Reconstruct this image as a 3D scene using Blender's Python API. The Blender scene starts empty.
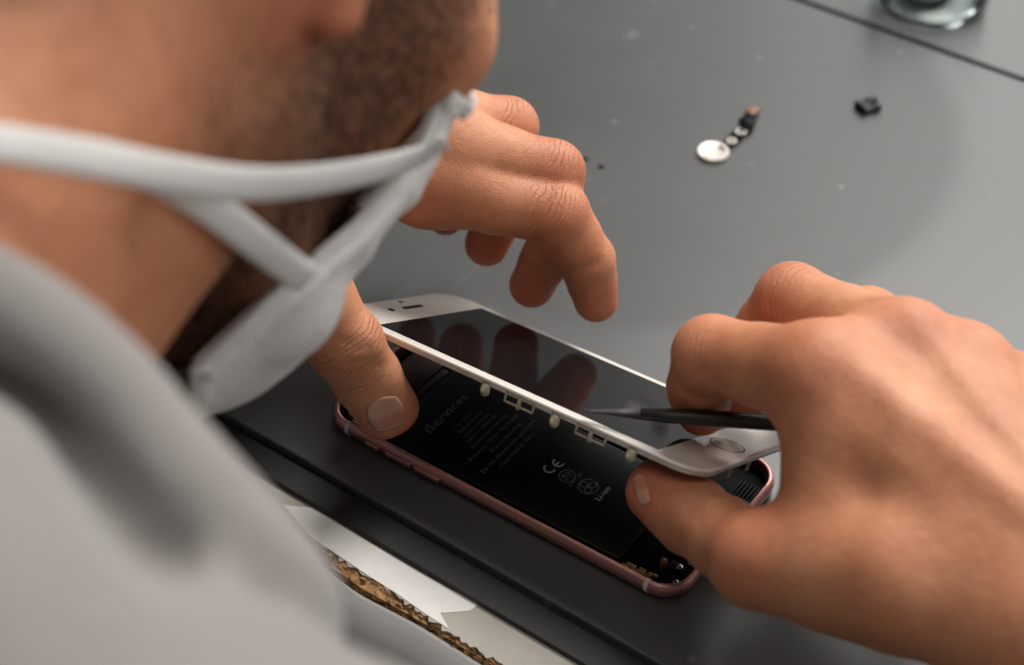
import bpy, bmesh, math, random
import numpy as np
from mathutils import Vector, Matrix, Euler
random.seed(7); rng = np.random.default_rng(7)
S = 0.001                                   # everything below is written in millimetres
scn = bpy.context.scene
col = scn.collection
PI = math.pi

# ------------------------------------------------------------------ camera frame (used for lens, pose and to place things by eye)
FPX = 1893.305
CAM = np.array([241.7395, -361.8970, 442.4525])
FW = np.array([-0.43111861, 0.60729297, -0.66733199])
RT = np.array([0.81459656, 0.58002581, 0.00158521])
UP = np.array([-0.38803246, 0.54292293, 0.74475868])
def ray(px, py): return FW + RT*(px-512)/FPX - UP*(py-332.5)/FPX
def Pz(px, py, z=0.0):
    d = ray(px, py); return CAM + d*((z-CAM[2])/d[2])
def Pd(px, py, t): return CAM + ray(px, py)*t

# ------------------------------------------------------------------ materials
def srgb(r, g, b):
    def f(c):
        c /= 255.0
        return c/12.92 if c <= 0.04045 else ((c+0.055)/1.055)**2.4
    return (f(r), f(g), f(b), 1.0)
class NT:
    def __init__(s, name):
        s.m = bpy.data.materials.new(name); s.m.use_nodes = True
        s.t = s.m.node_tree; s.b = s.t.nodes['Principled BSDF']; s.out = s.t.nodes['Material Output']
    def n(s, kind, **kw):
        x = s.t.nodes.new('ShaderNode'+kind)
        for k, v in kw.items(): setattr(x, k, v)
        return x
    def l(s, a, b): s.t.links.new(a, b)
    def coords(s, scale=(1,1,1), rot=(0,0,0)):
        tc = s.n('TexCoord'); mp = s.n('Mapping')
        mp.inputs['Scale'].default_value = scale; mp.inputs['Rotation'].default_value = rot
        s.l(tc.outputs['Object'], mp.inputs['Vector']); return mp.outputs['Vector']
    def noise(s, vec, scale, detail=4, rough=.5):
        x = s.n('TexNoise'); x.inputs['Scale'].default_value = scale; x.inputs['Detail'].default_value = detail
        x.inputs['Roughness'].default_value = rough; s.l(vec, x.inputs['Vector']); return x.outputs['Fac']
    def ramp(s, fac, stops):
        x = s.n('ValToRGB'); e = x.color_ramp.elements
        while len(e) < len(stops): e.new(.5)
        for i, (p, c) in enumerate(stops):
            e[i].position = p; e[i].color = c if len(c) == 4 else (*c, 1)
        s.l(fac, x.inputs['Fac']); return x.outputs['Color']
    def mix(s, fac, a, b, mode='MIX'):
        x = s.n('Mix', data_type='RGBA', blend_type=mode)
        for sock, v in ((x.inputs[0], fac), (x.inputs[6], a), (x.inputs[7], b)):
            if hasattr(v, 'is_output'): s.l(v, sock)
            else: sock.default_value = v
        return x.outputs[2]
    def math(s, op, a, b=None, clamp=False):
        x = s.n('Math', operation=op, use_clamp=clamp)
        for sock, v in ((x.inputs[0], a), (x.inputs[1], b)):
            if v is None: continue
            if hasattr(v, 'is_output'): s.l(v, sock)
            else: sock.default_value = v
        return x.outputs[0]
    def attr(s, name):
        x = s.n('Attribute'); x.attribute_name = name; return x.outputs['Fac']
    def bump(s, h, strength, dist, prev=None):
        x = s.n('Bump'); x.inputs['Strength'].default_value = strength; x.inputs['Distance'].default_value = dist
        s.l(h, x.inputs['Height'])
        if prev is not None: s.l(prev, x.inputs['Normal'])
        return x.outputs['Normal']
    def setb(s, **kw):
        for k, v in kw.items():
            i = s.b.inputs[k.replace('_', ' ')]
            if hasattr(v, 'is_output'): s.l(v, i)
            else: i.default_value = v
        return s.m
def simple(name, c, rough=.5, metal=0.0, bump=0.0, bscale=800.0, var=.12, **kw):
    t = NT(name); v = t.coords()
    n = t.noise(v, bscale*.25, 3)
    a = tuple(x*(1-var) for x in c[:3])+(1,); b = tuple(min(1, x*(1+var)) for x in c[:3])+(1,)
    t.setb(Base_Color=t.ramp(n, [(.3, a), (.7, b)]), Roughness=rough, Metallic=metal)
    if bump: t.setb(Normal=t.bump(t.noise(v, bscale, 3), bump, .0002))
    for k, x in kw.items(): t.b.inputs[k.replace('_', ' ')].default_value = x
    return t.m

def mat_mat(name, base, rough):
    t = NT(name); v = t.coords()
    big = t.noise(v, 9, 5, .6)
    c = t.ramp(big, [(.3, tuple(x*.93 for x in base[:3])), (.7, tuple(x*1.07 for x in base[:3]))])
    # dust specks and rubbed spots
    vo = t.n('TexVoronoi'); vo.inputs['Scale'].default_value = 85; t.l(v, vo.inputs['Vector'])
    wp = t.n('Vector', ) if False else None
    rnd = t.n('SeparateColor'); t.l(vo.outputs['Color'], rnd.inputs[0])
    pick = t.math('GREATER_THAN', rnd.outputs[0], .82)
    dot = t.ramp(vo.outputs['Distance'], [(.04, (1,1,1)), (.16, (0,0,0))])
    spk = t.math('MULTIPLY', pick, dot)
    c = t.mix(t.math('MULTIPLY', spk, .16), c, (.55, .55, .53, 1))
    v2 = t.coords((1, 1, 1)); sm = t.noise(v2, 38, 2, .5)
    smear = t.ramp(sm, [(.70, (0,0,0)), (.80, (1,1,1))])
    c = t.mix(t.math('MULTIPLY', smear, .16), c, (.5, .5, .49, 1))
    # fine scratches in two directions
    prev = None
    for rz, sc in ((.6, 1), (2.1, 1.3), (1.25, .8)):
        vv = t.coords((260*sc, 9, 1), (0, 0, rz)); f = t.noise(vv, 1.0, 1, .4)
        line = t.ramp(f, [(.775, (0,0,0)), (.80, (1,1,1))])
        c = t.mix(t.math('MULTIPLY', line, .05), c, (.5, .5, .5, 1))
    fine = t.noise(v, 1500, 2)
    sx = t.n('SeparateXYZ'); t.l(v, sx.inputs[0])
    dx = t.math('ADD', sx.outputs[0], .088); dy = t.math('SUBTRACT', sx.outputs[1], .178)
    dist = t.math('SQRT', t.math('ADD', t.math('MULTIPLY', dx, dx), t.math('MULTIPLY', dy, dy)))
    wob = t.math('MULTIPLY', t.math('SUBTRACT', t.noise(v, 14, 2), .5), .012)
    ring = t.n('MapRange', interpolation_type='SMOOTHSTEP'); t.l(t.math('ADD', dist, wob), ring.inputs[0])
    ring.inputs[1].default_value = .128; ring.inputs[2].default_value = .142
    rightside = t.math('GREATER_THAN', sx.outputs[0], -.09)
    outer_mask = t.math('MULTIPLY', ring.outputs[0], rightside)  # specular level raised outside a wobbly circle, on its right half only
    t.l(t.math('ADD', t.math('MULTIPLY', outer_mask, .19), .39), t.b.inputs['Specular IOR Level'])
    t.setb(Base_Color=c, Roughness=t.ramp(big, [(.3, (rough-.04,)*3), (.7, (rough+.05,)*3)]), Normal=t.bump(fine, .12, .0003))
    return t.m

M = {}
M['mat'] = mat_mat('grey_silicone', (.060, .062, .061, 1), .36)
M['under'] = mat_mat('black_vinyl', (.004, .004, .004, 1), .5)
M['under'].node_tree.nodes['Principled BSDF'].inputs['Specular IOR Level'].default_value = .2
M['rose'] = simple('rose_gold_aluminium', srgb(196, 142, 134), .36, .85, .15, 2500, .04)
M['band'] = simple('antenna_white', srgb(214, 208, 200), .5)
M['white'] = simple('white_glass_paint', srgb(226, 219, 210), .22, 0, var=.02)
M['white'].node_tree.nodes['Principled BSDF'].inputs['Coat Weight'].default_value = .6
M['white'].node_tree.nodes['Principled BSDF'].inputs['Coat Roughness'].default_value = .03
M['bezel'] = simple('white_bezel_plastic', srgb(206, 198, 184), .5)
M['clip'] = simple('cream_clip', srgb(172, 162, 140), .5, .1)
M['lcd'] = simple('black_display_glass', (.006, .006, .0065, 1), .085, 0, var=0)
M['lcd'].node_tree.nodes['Principled BSDF'].inputs['IOR'].default_value = 1.22
M['black'] = simple('matte_black', (.0045, .0045, .0045, 1), .7)
M['batt'] = simple('battery_wrap', (.0028, .0028, .0027, 1), .42, 0, .25, 500)
M['batt'].node_tree.nodes['Principled BSDF'].inputs['Specular IOR Level'].default_value = .22
M['ink'] = simple('grey_print', (.16, .16, .16, 1), .7, 0)
M['ink2'] = simple('light_print', (.55, .56, .55, 1), .7, 0)
M['board'] = simple('logic_board_black', (.005, .005, .006, 1), .4, 0, .3, 900)
for k_ in ('board', 'black'): M[k_].node_tree.nodes['Principled BSDF'].inputs['Specular IOR Level'].default_value = .07
M['shield'] = simple('dull_shield', (.08, .06, .055, 1), .4, .7)
M['gold'] = simple('gold_contact', (.75, .48, .22, 1), .3, .9)
M['worn'] = simple('worn_grey_nylon', (.034, .033, .031, 1), .6, 0, .4, 300)
M['steel'] = simple('steel', (.6, .6, .58, 1), .25, 1.0)
M['brown'] = simple('brown_connector', (.16, .075, .03, 1), .5)
M['spudger'] = simple('black_nylon', (.014, .013, .012, 1), .40, 0, .4, 300)
def laminate():
    t = NT('pale_laminate'); v = t.coords()
    n = t.noise(v, 60, 5, .6)
    c = t.ramp(n, [(.3, srgb(172, 165, 154)), (.7, srgb(188, 181, 170))])
    d = t.noise(v, 900, 2); dk = t.ramp(d, [(.72, (0,0,0)), (.76, (1,1,1))])
    c = t.mix(t.math('MULTIPLY', dk, .35), c, (.2, .17, .14, 1))
    return t.setb(Base_Color=c, Roughness=.32)
M['laminate'] = laminate()
M['reflection'] = simple('white_reflection', srgb(244, 241, 236), .38, 0, var=.03)  # white that stands in for a reflection on the laminate edge
def chip():
    t = NT('raw_chipboard'); v = t.coords()
    vo = t.n('TexVoronoi'); vo.inputs['Scale'].default_value = 420; t.l(v, vo.inputs['Vector'])
    sp = t.n('SeparateColor'); t.l(vo.outputs['Color'], sp.inputs[0])
    c = t.ramp(sp.outputs[0], [(0, srgb(74, 48, 24)), (.5, srgb(139, 98, 56)), (1, srgb(186, 146, 98))])
    return t.setb(Base_Color=c, Roughness=.85, Normal=t.bump(t.noise(v, 700, 5), .9, .0012))
M['chip'] = chip()
def edgeband():
    t = NT('scuffed_grey_edging'); v = t.coords()
    a = t.coords((14, 60, 160), (0, .5, 0)); s1 = t.noise(a, 1, 3)
    c = t.ramp(s1, [(.35, srgb(150, 149, 146)), (.60, srgb(172, 170, 167)), (.78, srgb(214, 212, 208))])
    return t.setb(Base_Color=c, Roughness=.36, Normal=t.bump(t.noise(v, 40, 2), .3, .002))
M['edgeband'] = edgeband()
def glass():
    t = NT('clear_glass')
    return t.setb(Base_Color=(.93, .97, .96, 1), Roughness=.02, Transmission_Weight=1.0, IOR=1.33)
M['glass'] = glass()
M['teal'] = simple('teal_liquid', (.34, .50, .48, 1), .2)
M['floor'] = simple('grey_vinyl_floor', (.16, .155, .15, 1), .5, 0, .1, 60)
M['steel_leg'] = simple('grey_painted_steel', (.2, .2, .2, 1), .4, .5)

def skin():
    t = NT('skin'); v = t.coords()
    n1 = t.noise(v, 45, 4, .55); n2 = t.noise(v, 260, 3, .5)
    c = t.ramp(n1, [(.28, srgb(184, 119, 84)), (.5, srgb(200, 135, 98)), (.72, srgb(210, 148, 112))])
    c = t.mix(t.math('MULTIPLY', t.ramp(n2, [(.35, (1,1,1)), (.6, (0,0,0))]), .14), c, srgb(150, 92, 64))
    c = t.mix(t.math('MULTIPLY', t.attr('ruddy'), .55), c, srgb(190, 100, 78))
    c = t.mix(t.math('MULTIPLY', t.attr('stubble'), t.ramp(t.noise(v, 420, 2), [(.3, (.55,)*3), (.7, (.95,)*3)])), c, srgb(70, 46, 33))
    # fine creases running across the skin
    vo = t.n('TexVoronoi'); vo.inputs['Scale'].default_value = 900; vo.feature = 'DISTANCE_TO_EDGE'; t.l(v, vo.inputs['Vector'])
    b = t.bump(t.ramp(vo.outputs['Distance'], [(0, (0,0,0)), (.12, (1,1,1))]), .32, .0003)
    b = t.bump(t.noise(v, 150, 4, .6), .45, .0008, b)
    wob = t.math('MULTIPLY', t.math('SUBTRACT', t.noise(v, 95, 3, .6), .5), 5.5)
    ph = t.math('MULTIPLY', t.math('ADD', t.attr('along'), wob), 1.75)
    wv = t.ramp(t.math('ABSOLUTE', t.math('SINE', ph)), [(0, (0,0,0)), (.32, (1,1,1))])
    brk = t.ramp(t.noise(v, 130, 2), [(.36, (0,0,0)), (.55, (1,1,1))])
    wd = t.math('MULTIPLY', t.math('MULTIPLY', t.math('SUBTRACT', 1.0, wv), t.attr('wrinkle')), brk)
    b = t.bump(t.math('SUBTRACT', 1.0, wd), .8, .0011, b)
    c = t.mix(t.math('MULTIPLY', wd, .35), c, srgb(128, 66, 44))
    t.setb(Base_Color=c, Roughness=.48, Normal=b, Subsurface_Weight=.22, Subsurface_Scale=.004)
    t.b.inputs['Subsurface Radius'].default_value = (1.0, .35, .18)
    t.b.inputs['Specular IOR Level'].default_value = .42
    return t.m
M['skin'] = skin()
M['nail'] = simple('nail', srgb(206, 150, 132), .28, 0, var=.06)
M['nail_tip'] = simple('nail_edge', srgb(216, 186, 166), .35)
M['hair'] = simple('dark_brown_hair', srgb(70, 47, 34), .6)
M['hair'].node_tree.nodes['Principled BSDF'].inputs['Specular IOR Level'].default_value = .15
def cloth(name, base, sc, wv):
    t = NT(name); v = t.coords()
    n = t.noise(v, 30, 4); c = t.ramp(n, [(.3, tuple(x*.95 for x in base[:3])), (.7, tuple(min(1, x*1.04) for x in base[:3]))])
    w = t.n('TexWave'); w.inputs['Scale'].default_value = wv; w.inputs['Distortion'].default_value = 1.5; t.l(v, w.inputs['Vector'])
    b = t.bump(w.outputs['Fac'], .25, .0005); b = t.bump(t.noise(v, sc, 3), .5, .0010, b)
    t.setb(Base_Color=c, Roughness=.9, Normal=b, Sheen_Weight=.25)
    return t.m
M['hoodie'] = cloth('grey_sweatshirt', srgb(129, 124, 121), 180, 260)
M['mask'] = cloth('white_mask_fabric', srgb(226, 225, 222), 300, 320)
M['strap'] = cloth('white_elastic', srgb(216, 215, 212), 900, 700)

# ------------------------------------------------------------------ object helpers
def link(name, me, mat=None, parent=None):
    o = bpy.data.objects.new(name, me); col.objects.link(o)
    if mat is not None and me is not None: me.materials.append(M[mat] if isinstance(mat, str) else mat)
    if parent is not None: o.parent = parent
    return o
def mesh_from(verts, faces, name='m', smooth=False):
    me = bpy.data.meshes.new(name)
    me.from_pydata([tuple(float(c)*S for c in v) for v in verts], [], [tuple(int(i) for i in f) for f in faces]); me.update()
    if smooth: me.polygons.foreach_set('use_smooth', [True]*len(me.polygons))
    return me
def bm_obj(name, bm, mat, parent=None, smooth=None):
    bmesh.ops.recalc_face_normals(bm, faces=bm.faces)
    me = bpy.data.meshes.new(name); bm.to_mesh(me); bm.free()
    me.transform(Matrix.Scale(S, 4))
    if smooth is not None:
        me.polygons.foreach_set('use_smooth', [True]*len(me.polygons))
        if smooth < 180: me.set_sharp_from_angle(angle=math.radians(smooth))
    for p in me.polygons:
        if len(p.vertices) > 16: p.use_smooth = False
    return link(name, me, mat, parent)
def empty(name, loc=(0,0,0)):
    o = bpy.data.objects.new(name, None); col.objects.link(o); o.location = [c*S for c in loc]; o.empty_display_size = .01; return o
def tag(o, label, cat, group=None, kind=None):
    if label: o['label'] = label
    if cat: o['category'] = cat
    if group: o['group'] = group
    if kind: o['kind'] = kind
    return o
def at(o, parent):                      # keep mesh written in world mm while the parent empty sits elsewhere
    o.parent = parent; o.matrix_parent_inverse = Matrix.Translation(parent.location).inverted(); return o
def box(bm, lo, hi, bev=0.0, seg=2, mx=None):
    r = bmesh.ops.create_cube(bm, size=1.0)
    vs = r['verts']; c = [(a+b)/2 for a, b in zip(lo, hi)]; d = [b-a for a, b in zip(lo, hi)]
    for v in vs: v.co = Vector((c[i]+v.co[i]*d[i] for i in range(3)))
    if bev:
        es = list({e for v in vs for e in v.link_edges})
        r2 = bmesh.ops.bevel(bm, geom=es, offset=bev, segments=seg, profile=.5, affect='EDGES'); vs = r2['verts']+[v for v in vs if v.is_valid]
    vs = list({v for v in vs if v.is_valid})
    if mx is not None: bmesh.ops.transform(bm, matrix=mx, verts=vs)
    return vs
def cyl(bm, c, r, h, seg=24, r2=None, mx=None):
    q = bmesh.ops.create_cone(bm, cap_ends=True, segments=seg, radius1=r, radius2=r if r2 is None else r2, depth=h)
    for v in q['verts']: v.co += Vector(c)+Vector((0, 0, h/2))
    if mx is not None: bmesh.ops.transform(bm, matrix=mx, verts=q['verts'])
    return q['verts']
def rrect(hx, hy, r, n=10):
    out = []
    for cx, cy, a0 in ((hx-r, hy-r, 0), (-hx+r, hy-r, 90), (-hx+r, -hy+r, 180), (hx-r, -hy+r, 270)):
        for a in np.linspace(a0, a0+90, n): out.append((cx+r*math.cos(math.radians(a)), cy+r*math.sin(math.radians(a))))
    return out
def loft(bm, hx, hy, r, prof, cap0=True, cap1=True, n=10):
    rings = []
    for ins, z in prof:
        rings.append([bm.verts.new((x, y, z)) for x, y in rrect(hx-ins, hy-ins, max(.3, r-ins), n)])
    for a, b in zip(rings[:-1], rings[1:]):
        k = len(a)
        for i in range(k): bm.faces.new((a[i], a[(i+1) % k], b[(i+1) % k], b[i]))
    if cap0: bm.faces.new(rings[0][::-1])
    if cap1: bm.faces.new(rings[-1])
    return rings
def lathe(bm, prof, seg=48, c=(0,0,0), closed=False):
    rings = []
    for r, z in prof:
        if r < 1e-6: rings.append([bm.verts.new((c[0], c[1], c[2]+z))])
        else: rings.append([bm.verts.new((c[0]+r*math.cos(2*PI*i/seg), c[1]+r*math.sin(2*PI*i/seg), c[2]+z)) for i in range(seg)])
    for a, b in zip(rings[:-1], rings[1:]):
        for i in range(seg):
            j = (i+1) % seg
            if len(a) == 1 and len(b) == 1: continue
            if len(a) == 1: bm.faces.new((a[0], b[j], b[i]))
            elif len(b) == 1: bm.faces.new((a[i], a[j], b[0]))
            else: bm.faces.new((a[i], a[j], b[j], b[i]))
def tube(pts, rad, seg=10, flat=1.0, nrm=None, cap=True):
    """verts, faces of a swept tube; flat squashes the section along nrm (list of normals) - used for straps, wires"""
    pts = np.asarray(pts, float); n = len(pts)
    tan = np.gradient(pts, axis=0); tan /= np.linalg.norm(tan, axis=1)[:, None]
    V, Fc = [], []
    ref = np.array([0, 0, 1.0]) if abs(tan[0][2]) < .9 else np.array([1.0, 0, 0])
    for i in range(n):
        if nrm is not None: a = nrm[i]-tan[i]*(nrm[i]@tan[i])
        else: a = ref-tan[i]*(ref@tan[i])
        a = a/np.linalg.norm(a); ref = a; b = np.cross(tan[i], a)
        r = rad[i] if hasattr(rad, '__len__') else rad
        for k in range(seg):
            t = 2*PI*k/seg; V.append(pts[i]+a*math.cos(t)*r*flat+b*math.sin(t)*r)
    for i in range(n-1):
        for k in range(seg):
            k2 = (k+1) % seg; Fc.append((i*seg+k, i*seg+k2, (i+1)*seg+k2, (i+1)*seg+k))
    if cap: Fc.append(tuple(range(seg))[::-1]); Fc.append(tuple((n-1)*seg+k for k in range(seg)))
    return V, Fc
def spline(ctrl, n):
    c = np.asarray(ctrl, float); c = np.vstack([2*c[0]-c[1], c, 2*c[-1]-c[-2]]); m = len(c)-3
    out = []
    for t in np.linspace(0, m-1e-9, n):
        i = int(t); u = t-i; p0, p1, p2, p3 = c[i:i+4]
        out.append(.5*((2*p1)+(-p0+p2)*u+(2*p0-5*p1+4*p2-p3)*u*u+(-p0+3*p1-3*p2+p3)*u**3))
    return np.array(out)
def text_mesh(body, size, align='LEFT'):
    cu = bpy.data.curves.new('t', 'FONT'); cu.body = body; cu.size = size; cu.align_x = align; cu.resolution_u = 2
    o = bpy.data.objects.new('t', cu); col.objects.link(o)
    dg = bpy.context.evaluated_depsgraph_get(); me = bpy.data.meshes.new_from_object(o.evaluated_get(dg))
    bpy.data.objects.remove(o); return me

# ================================================================== SETTING: floor, table, mats
TZ = -5.0
bm = bmesh.new(); box(bm, (-2500, -2500, -760), (2500, 2500, -740)); tag(bm_obj('floor', bm, 'floor'), None, None, kind='structure')

def quad_slab(bm, poly, z0, z1, bev=0):
    lo = [bm.verts.new((x, y, z0)) for x, y in poly]; hi = [bm.verts.new((x, y, z1)) for x, y in poly]; n = len(poly)
    bm.faces.new(lo[::-1]); bm.faces.new(hi)
    es = []
    for i in range(n):
        f = bm.faces.new((lo[i], lo[(i+1) % n], hi[(i+1) % n], hi[i]))
    if bev:
        bm.edges.ensure_lookup_table()
        es = [e for e in bm.edges if all(abs(v.co.z-z1) < 1e-6 for v in e.verts)]
        bmesh.ops.bevel(bm, geom=es, offset=bev, segments=3, profile=.5, affect='EDGES')
# table with a worn front edge
table = tag(empty('work_table', (0, 250, -740)), 'pale laminate work table with a broken front edge baring brown chipboard', 'table')
rag0 = [Pz(px, py, TZ)[:2] for px, py in ((120, 408), (200, 463), (273, 513), (310, 538), (340, 558), (368, 577), (395, 594), (425, 615), (455, 636), (492, 659), (520, 678))]
rag0 = np.array(rag0)
rag = [(-900, rag0[0][1])] + [tuple(p) for p in spline(rag0, 90)] + [(900, rag0[-1][1]-3)]
jit = np.random.default_rng(3)
rag = [(x, y+(jit.normal(0, .5) if 0 < i < len(rag)-1 else 0)) for i, (x, y) in enumerate(rag)]
bm = bmesh.new()
top = [bm.verts.new((x, y, TZ)) for x, y in rag]; bot = [bm.verts.new((x, y, TZ-1.0)) for x, y in rag]
back = [bm.verts.new((x, 900, TZ)) for x, y in rag]; backb = [bm.verts.new((x, 900, TZ-1.0)) for x, y in rag]
for i in range(len(rag)-1):
    bm.faces.new((top[i], top[i+1], back[i+1], back[i])); bm.faces.new((bot[i], bot[i+1], top[i+1], top[i]))
    bm.faces.new((bot[i+1], bot[i], backb[i], backb[i+1])); bm.faces.new((back[i], back[i+1], backb[i+1], backb[i]))
for e in (0, -1): bm.faces.new((top[e], bot[e], backb[e], back[e]))
at(bm_obj('laminate_top', bm, 'laminate'), table)
# chipboard core: solid slab plus a crumbled lip
V, Fc = [], []
nx, ny = 420, 7
bandline = lambda x: np.interp(x, [p[0] for p in rag0], [Pz(px, py, TZ-4)[1] for px, py in ((110, 426), (195, 482), (260, 527), (306, 553), (336, 578), (364, 598), (391, 613), (421, 630), (451, 649), (476, 664), (506, 685))])
xc = np.concatenate([[-900], np.linspace(rag0[0][0], rag0[-1][0], 40), [900]])
bm = bmesh.new(); quad_slab(bm, [(x, min(bandline(x), np.interp(x, [p[0] for p in rag], [p[1] for p in rag])-.8)+.8) for x in xc]+[(900, 900), (-900, 900)], TZ-28, TZ-1.2)
at(bm_obj('chipboard_core', bm, 'chip'), table)
xs = np.linspace(rag0[0][0], rag0[-1][0], nx)
ry = np.interp(xs, [p[0] for p in rag], [p[1] for p in rag])
crng = np.random.default_rng(5)
def smooth_noise(n, m, k):
    a = crng.normal(0, 1, (n, m)); ker = np.ones(k)/k
    return np.apply_along_axis(lambda r: np.convolve(r, ker, 'same'), 0, a)*math.sqrt(k)
NZ = smooth_noise(nx, ny, 5)*.55+smooth_noise(nx, ny, 13)*.5; NY = smooth_noise(nx, ny, 5)*.35
for i in range(nx):
    y1 = ry[i]+1.0; y0 = min(bandline(xs[i]), ry[i]-.8)
    for j in range(ny):
        u = j/(ny-1); V.append((xs[i], y1+(y0-y1)*u+(NY[i, j] if 0 < j else 0), TZ-.7+math.sin(PI*u)*1.0+(NZ[i, j]*.55 if 0 < j < ny-1 else 0)-u*2.6))
for i in range(nx-1):
    for j in range(ny-1): a = i*ny+j; Fc.append((a, a+1, a+ny+1, a+ny))
at(link('crumbled_chipboard', mesh_from(V, Fc, smooth=False), 'chip'), table)
# grey edge banding, sprung a little away from the board
V, Fc = [], []
prof = [(0.0, -2.6), (-1.2, -2.9), (-4.5, -4.6), (-9, -8.2), (-12.5, -13), (-14.4, -19), (-14.6, -26), (-13.5, -31), (-10, -32)]
xb = np.concatenate([[-900], np.linspace(rag0[0][0], rag0[-1][0], 60), [900]])
for x in xb:
    y = bandline(x)-.2
    for dy, dz in prof: V.append((x, y+dy+.3*math.sin(x*.11), TZ+dz+.25*math.sin(x*.07+1)))
k = len(prof)
for i in range(len(xb)-1):
    for j in range(k-1): Fc.append((i*k+j, i*k+j+1, (i+1)*k+j+1, (i+1)*k+j))
ob = link('edge_banding', mesh_from(V, Fc, smooth=True), 'edgeband'); at(ob, table)
sol = ob.modifiers.new('thick', 'SOLIDIFY'); sol.thickness = .0009
for lx, ly in ((-860, -40), (860, -40), (-860, 860), (860, 860)):
    bm = bmesh.new(); box(bm, (lx-22, ly-22, -740), (lx+22, ly+22, TZ-28), 3); at(bm_obj('leg', bm, 'steel_leg'), table)

# black under mat showing as a strip in front of the grey mat
def edge_y(pa, pb, z):                                   # straight front edge through two sighted points
    a, b = Pz(*pa, z), Pz(*pb, z); return lambda x: a[1]+(b[1]-a[1])*(x-a[0])/(b[0]-a[0])
e1 = edge_y((273, 480), (585, 665), -3.2)
bm = bmesh.new(); quad_slab(bm, [(-430, e1(-430)), (430, e1(430)), (430, 285), (-430, 285)], TZ+.02, -3.02, .4)
tag(bm_obj('under_mat', bm, 'under'), 'thin dusty black mat showing as a strip between grey mat and table edge', 'mat')
e2 = edge_y((225, 419), (650, 664), -2.6); e3 = edge_y((805, 2), (1024, 80), 0)
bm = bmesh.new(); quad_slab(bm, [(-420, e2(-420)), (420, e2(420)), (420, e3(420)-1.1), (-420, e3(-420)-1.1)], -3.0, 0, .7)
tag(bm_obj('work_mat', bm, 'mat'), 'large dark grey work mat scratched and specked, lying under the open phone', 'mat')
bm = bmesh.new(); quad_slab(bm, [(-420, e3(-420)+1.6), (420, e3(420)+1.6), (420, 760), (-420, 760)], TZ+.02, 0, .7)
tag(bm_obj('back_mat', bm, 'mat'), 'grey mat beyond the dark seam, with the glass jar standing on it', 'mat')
# bright reflection on the laminate, built as a thin ragged white strip
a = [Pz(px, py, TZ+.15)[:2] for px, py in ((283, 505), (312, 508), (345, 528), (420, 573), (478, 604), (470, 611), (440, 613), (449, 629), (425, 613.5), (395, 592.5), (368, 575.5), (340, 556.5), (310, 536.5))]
bm = bmesh.new(); quad_slab(bm, a, TZ+.03, TZ+.22); tag(bm_obj('reflection_strip', bm, 'reflection'), 'thin white strip standing for a reflection along the table edge above the chipboard', 'reflection')

# ================================================================== PHONE HOUSING
phone = tag(empty('phone_housing', (0, 0, 0)), 'opened rose gold phone body with black battery and exposed insides on the mat', 'phone')
HX, HY, R0 = 69.15, 33.55, 10.5
bm = bmesh.new()
prof = [(6.5, .25), (3.4, .05), (1.9, .45), (.8, 1.3), (.2, 2.5), (0, 3.5), (.15, 4.5), (.6, 5.5), (1.1, 6.05), (1.7, 6.2), (2.1, 6.0), (2.2, 5.4), (2.25, .9)]
loft(bm, HX, HY, R0, prof)
at(bm_obj('frame', bm, 'rose', smooth=40), phone)
bm = bmesh.new(); loft(bm, HX-2.35, HY-2.35, R0-2.3, [(0, .95), (0, 1.3)]); at(bm_obj('inner_tray', bm, 'black'), phone)
# antenna bands, four of them wrapped over the frame's long sides
for sx in (-1, 1):
    for sy in (-1, 1):
        V, Fc = [], []
        pr = [(1.9, .40), (.75, 1.3), (.13, 2.5), (-.07, 3.5), (.08, 4.5), (.55, 5.55), (1.08, 6.12), (1.7, 6.27), (2.15, 6.05)]
        for dx in (-.75, .75):
            for ins, z in pr: V.append((sx*58+dx, sy*(HY-ins), z))
        k = len(pr)
        for j in range(k-1): Fc.append((j, j+1, k+j+1, k+j))
        o = link('antenna_band', mesh_from(V, Fc, smooth=True), 'band'); at(o, phone)
        m = o.modifiers.new('t', 'SOLIDIFY'); m.thickness = .0002; m.offset = 0
def side_button(name, x0, x1, zc=3.4, hz=1.0):
    bm = bmesh.new(); box(bm, (x0, -HY-.95, zc-hz), (x1, -HY+.6, zc+hz), .45, 3); return at(bm_obj(name, bm, 'rose', smooth=40), phone)
side_button('mute_switch', -49.6, -44.2, 3.4, .8)
side_button('volume_button', -41.2, -31.2); side_button('volume_button', -29.4, -19.6)
# battery and its print
bm = bmesh.new(); box(bm, (-46.5, -29.6, 1.3), (45.8, 10.5, 5.3), .8, 3)
batt = at(bm_obj('battery', bm, 'batt', smooth=40), phone)
BZ = 5.3
def place_text(body, x, y0, y1, mat='ink', h=None, z=BZ):
    me = text_mesh(body, 1.0); vs = np.array([v.co[:] for v in me.vertices]); w = vs[:, 0].max()-vs[:, 0].min(); x0 = vs[:, 0].min()
    s = (y1-y0)/w; sv = s if h is None else h/.70
    for v in me.vertices:
        tx, ty = (v.co.x-x0)*s, v.co.y*sv
        v.co = ((x-ty)*S, (y0+tx)*S, (z+.03)*S)
    return me
def join(meshes):
    bm = bmesh.new()
    for me in meshes: bm.from_mesh(me); bpy.data.meshes.remove(me)
    me = bpy.data.meshes.new('print'); bm.to_mesh(me); bm.free(); return me
o = link('brand_lettering', place_text('iServices', -33.7, -19.9, 1.2, h=3.3), 'ink'); o.parent = batt
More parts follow.
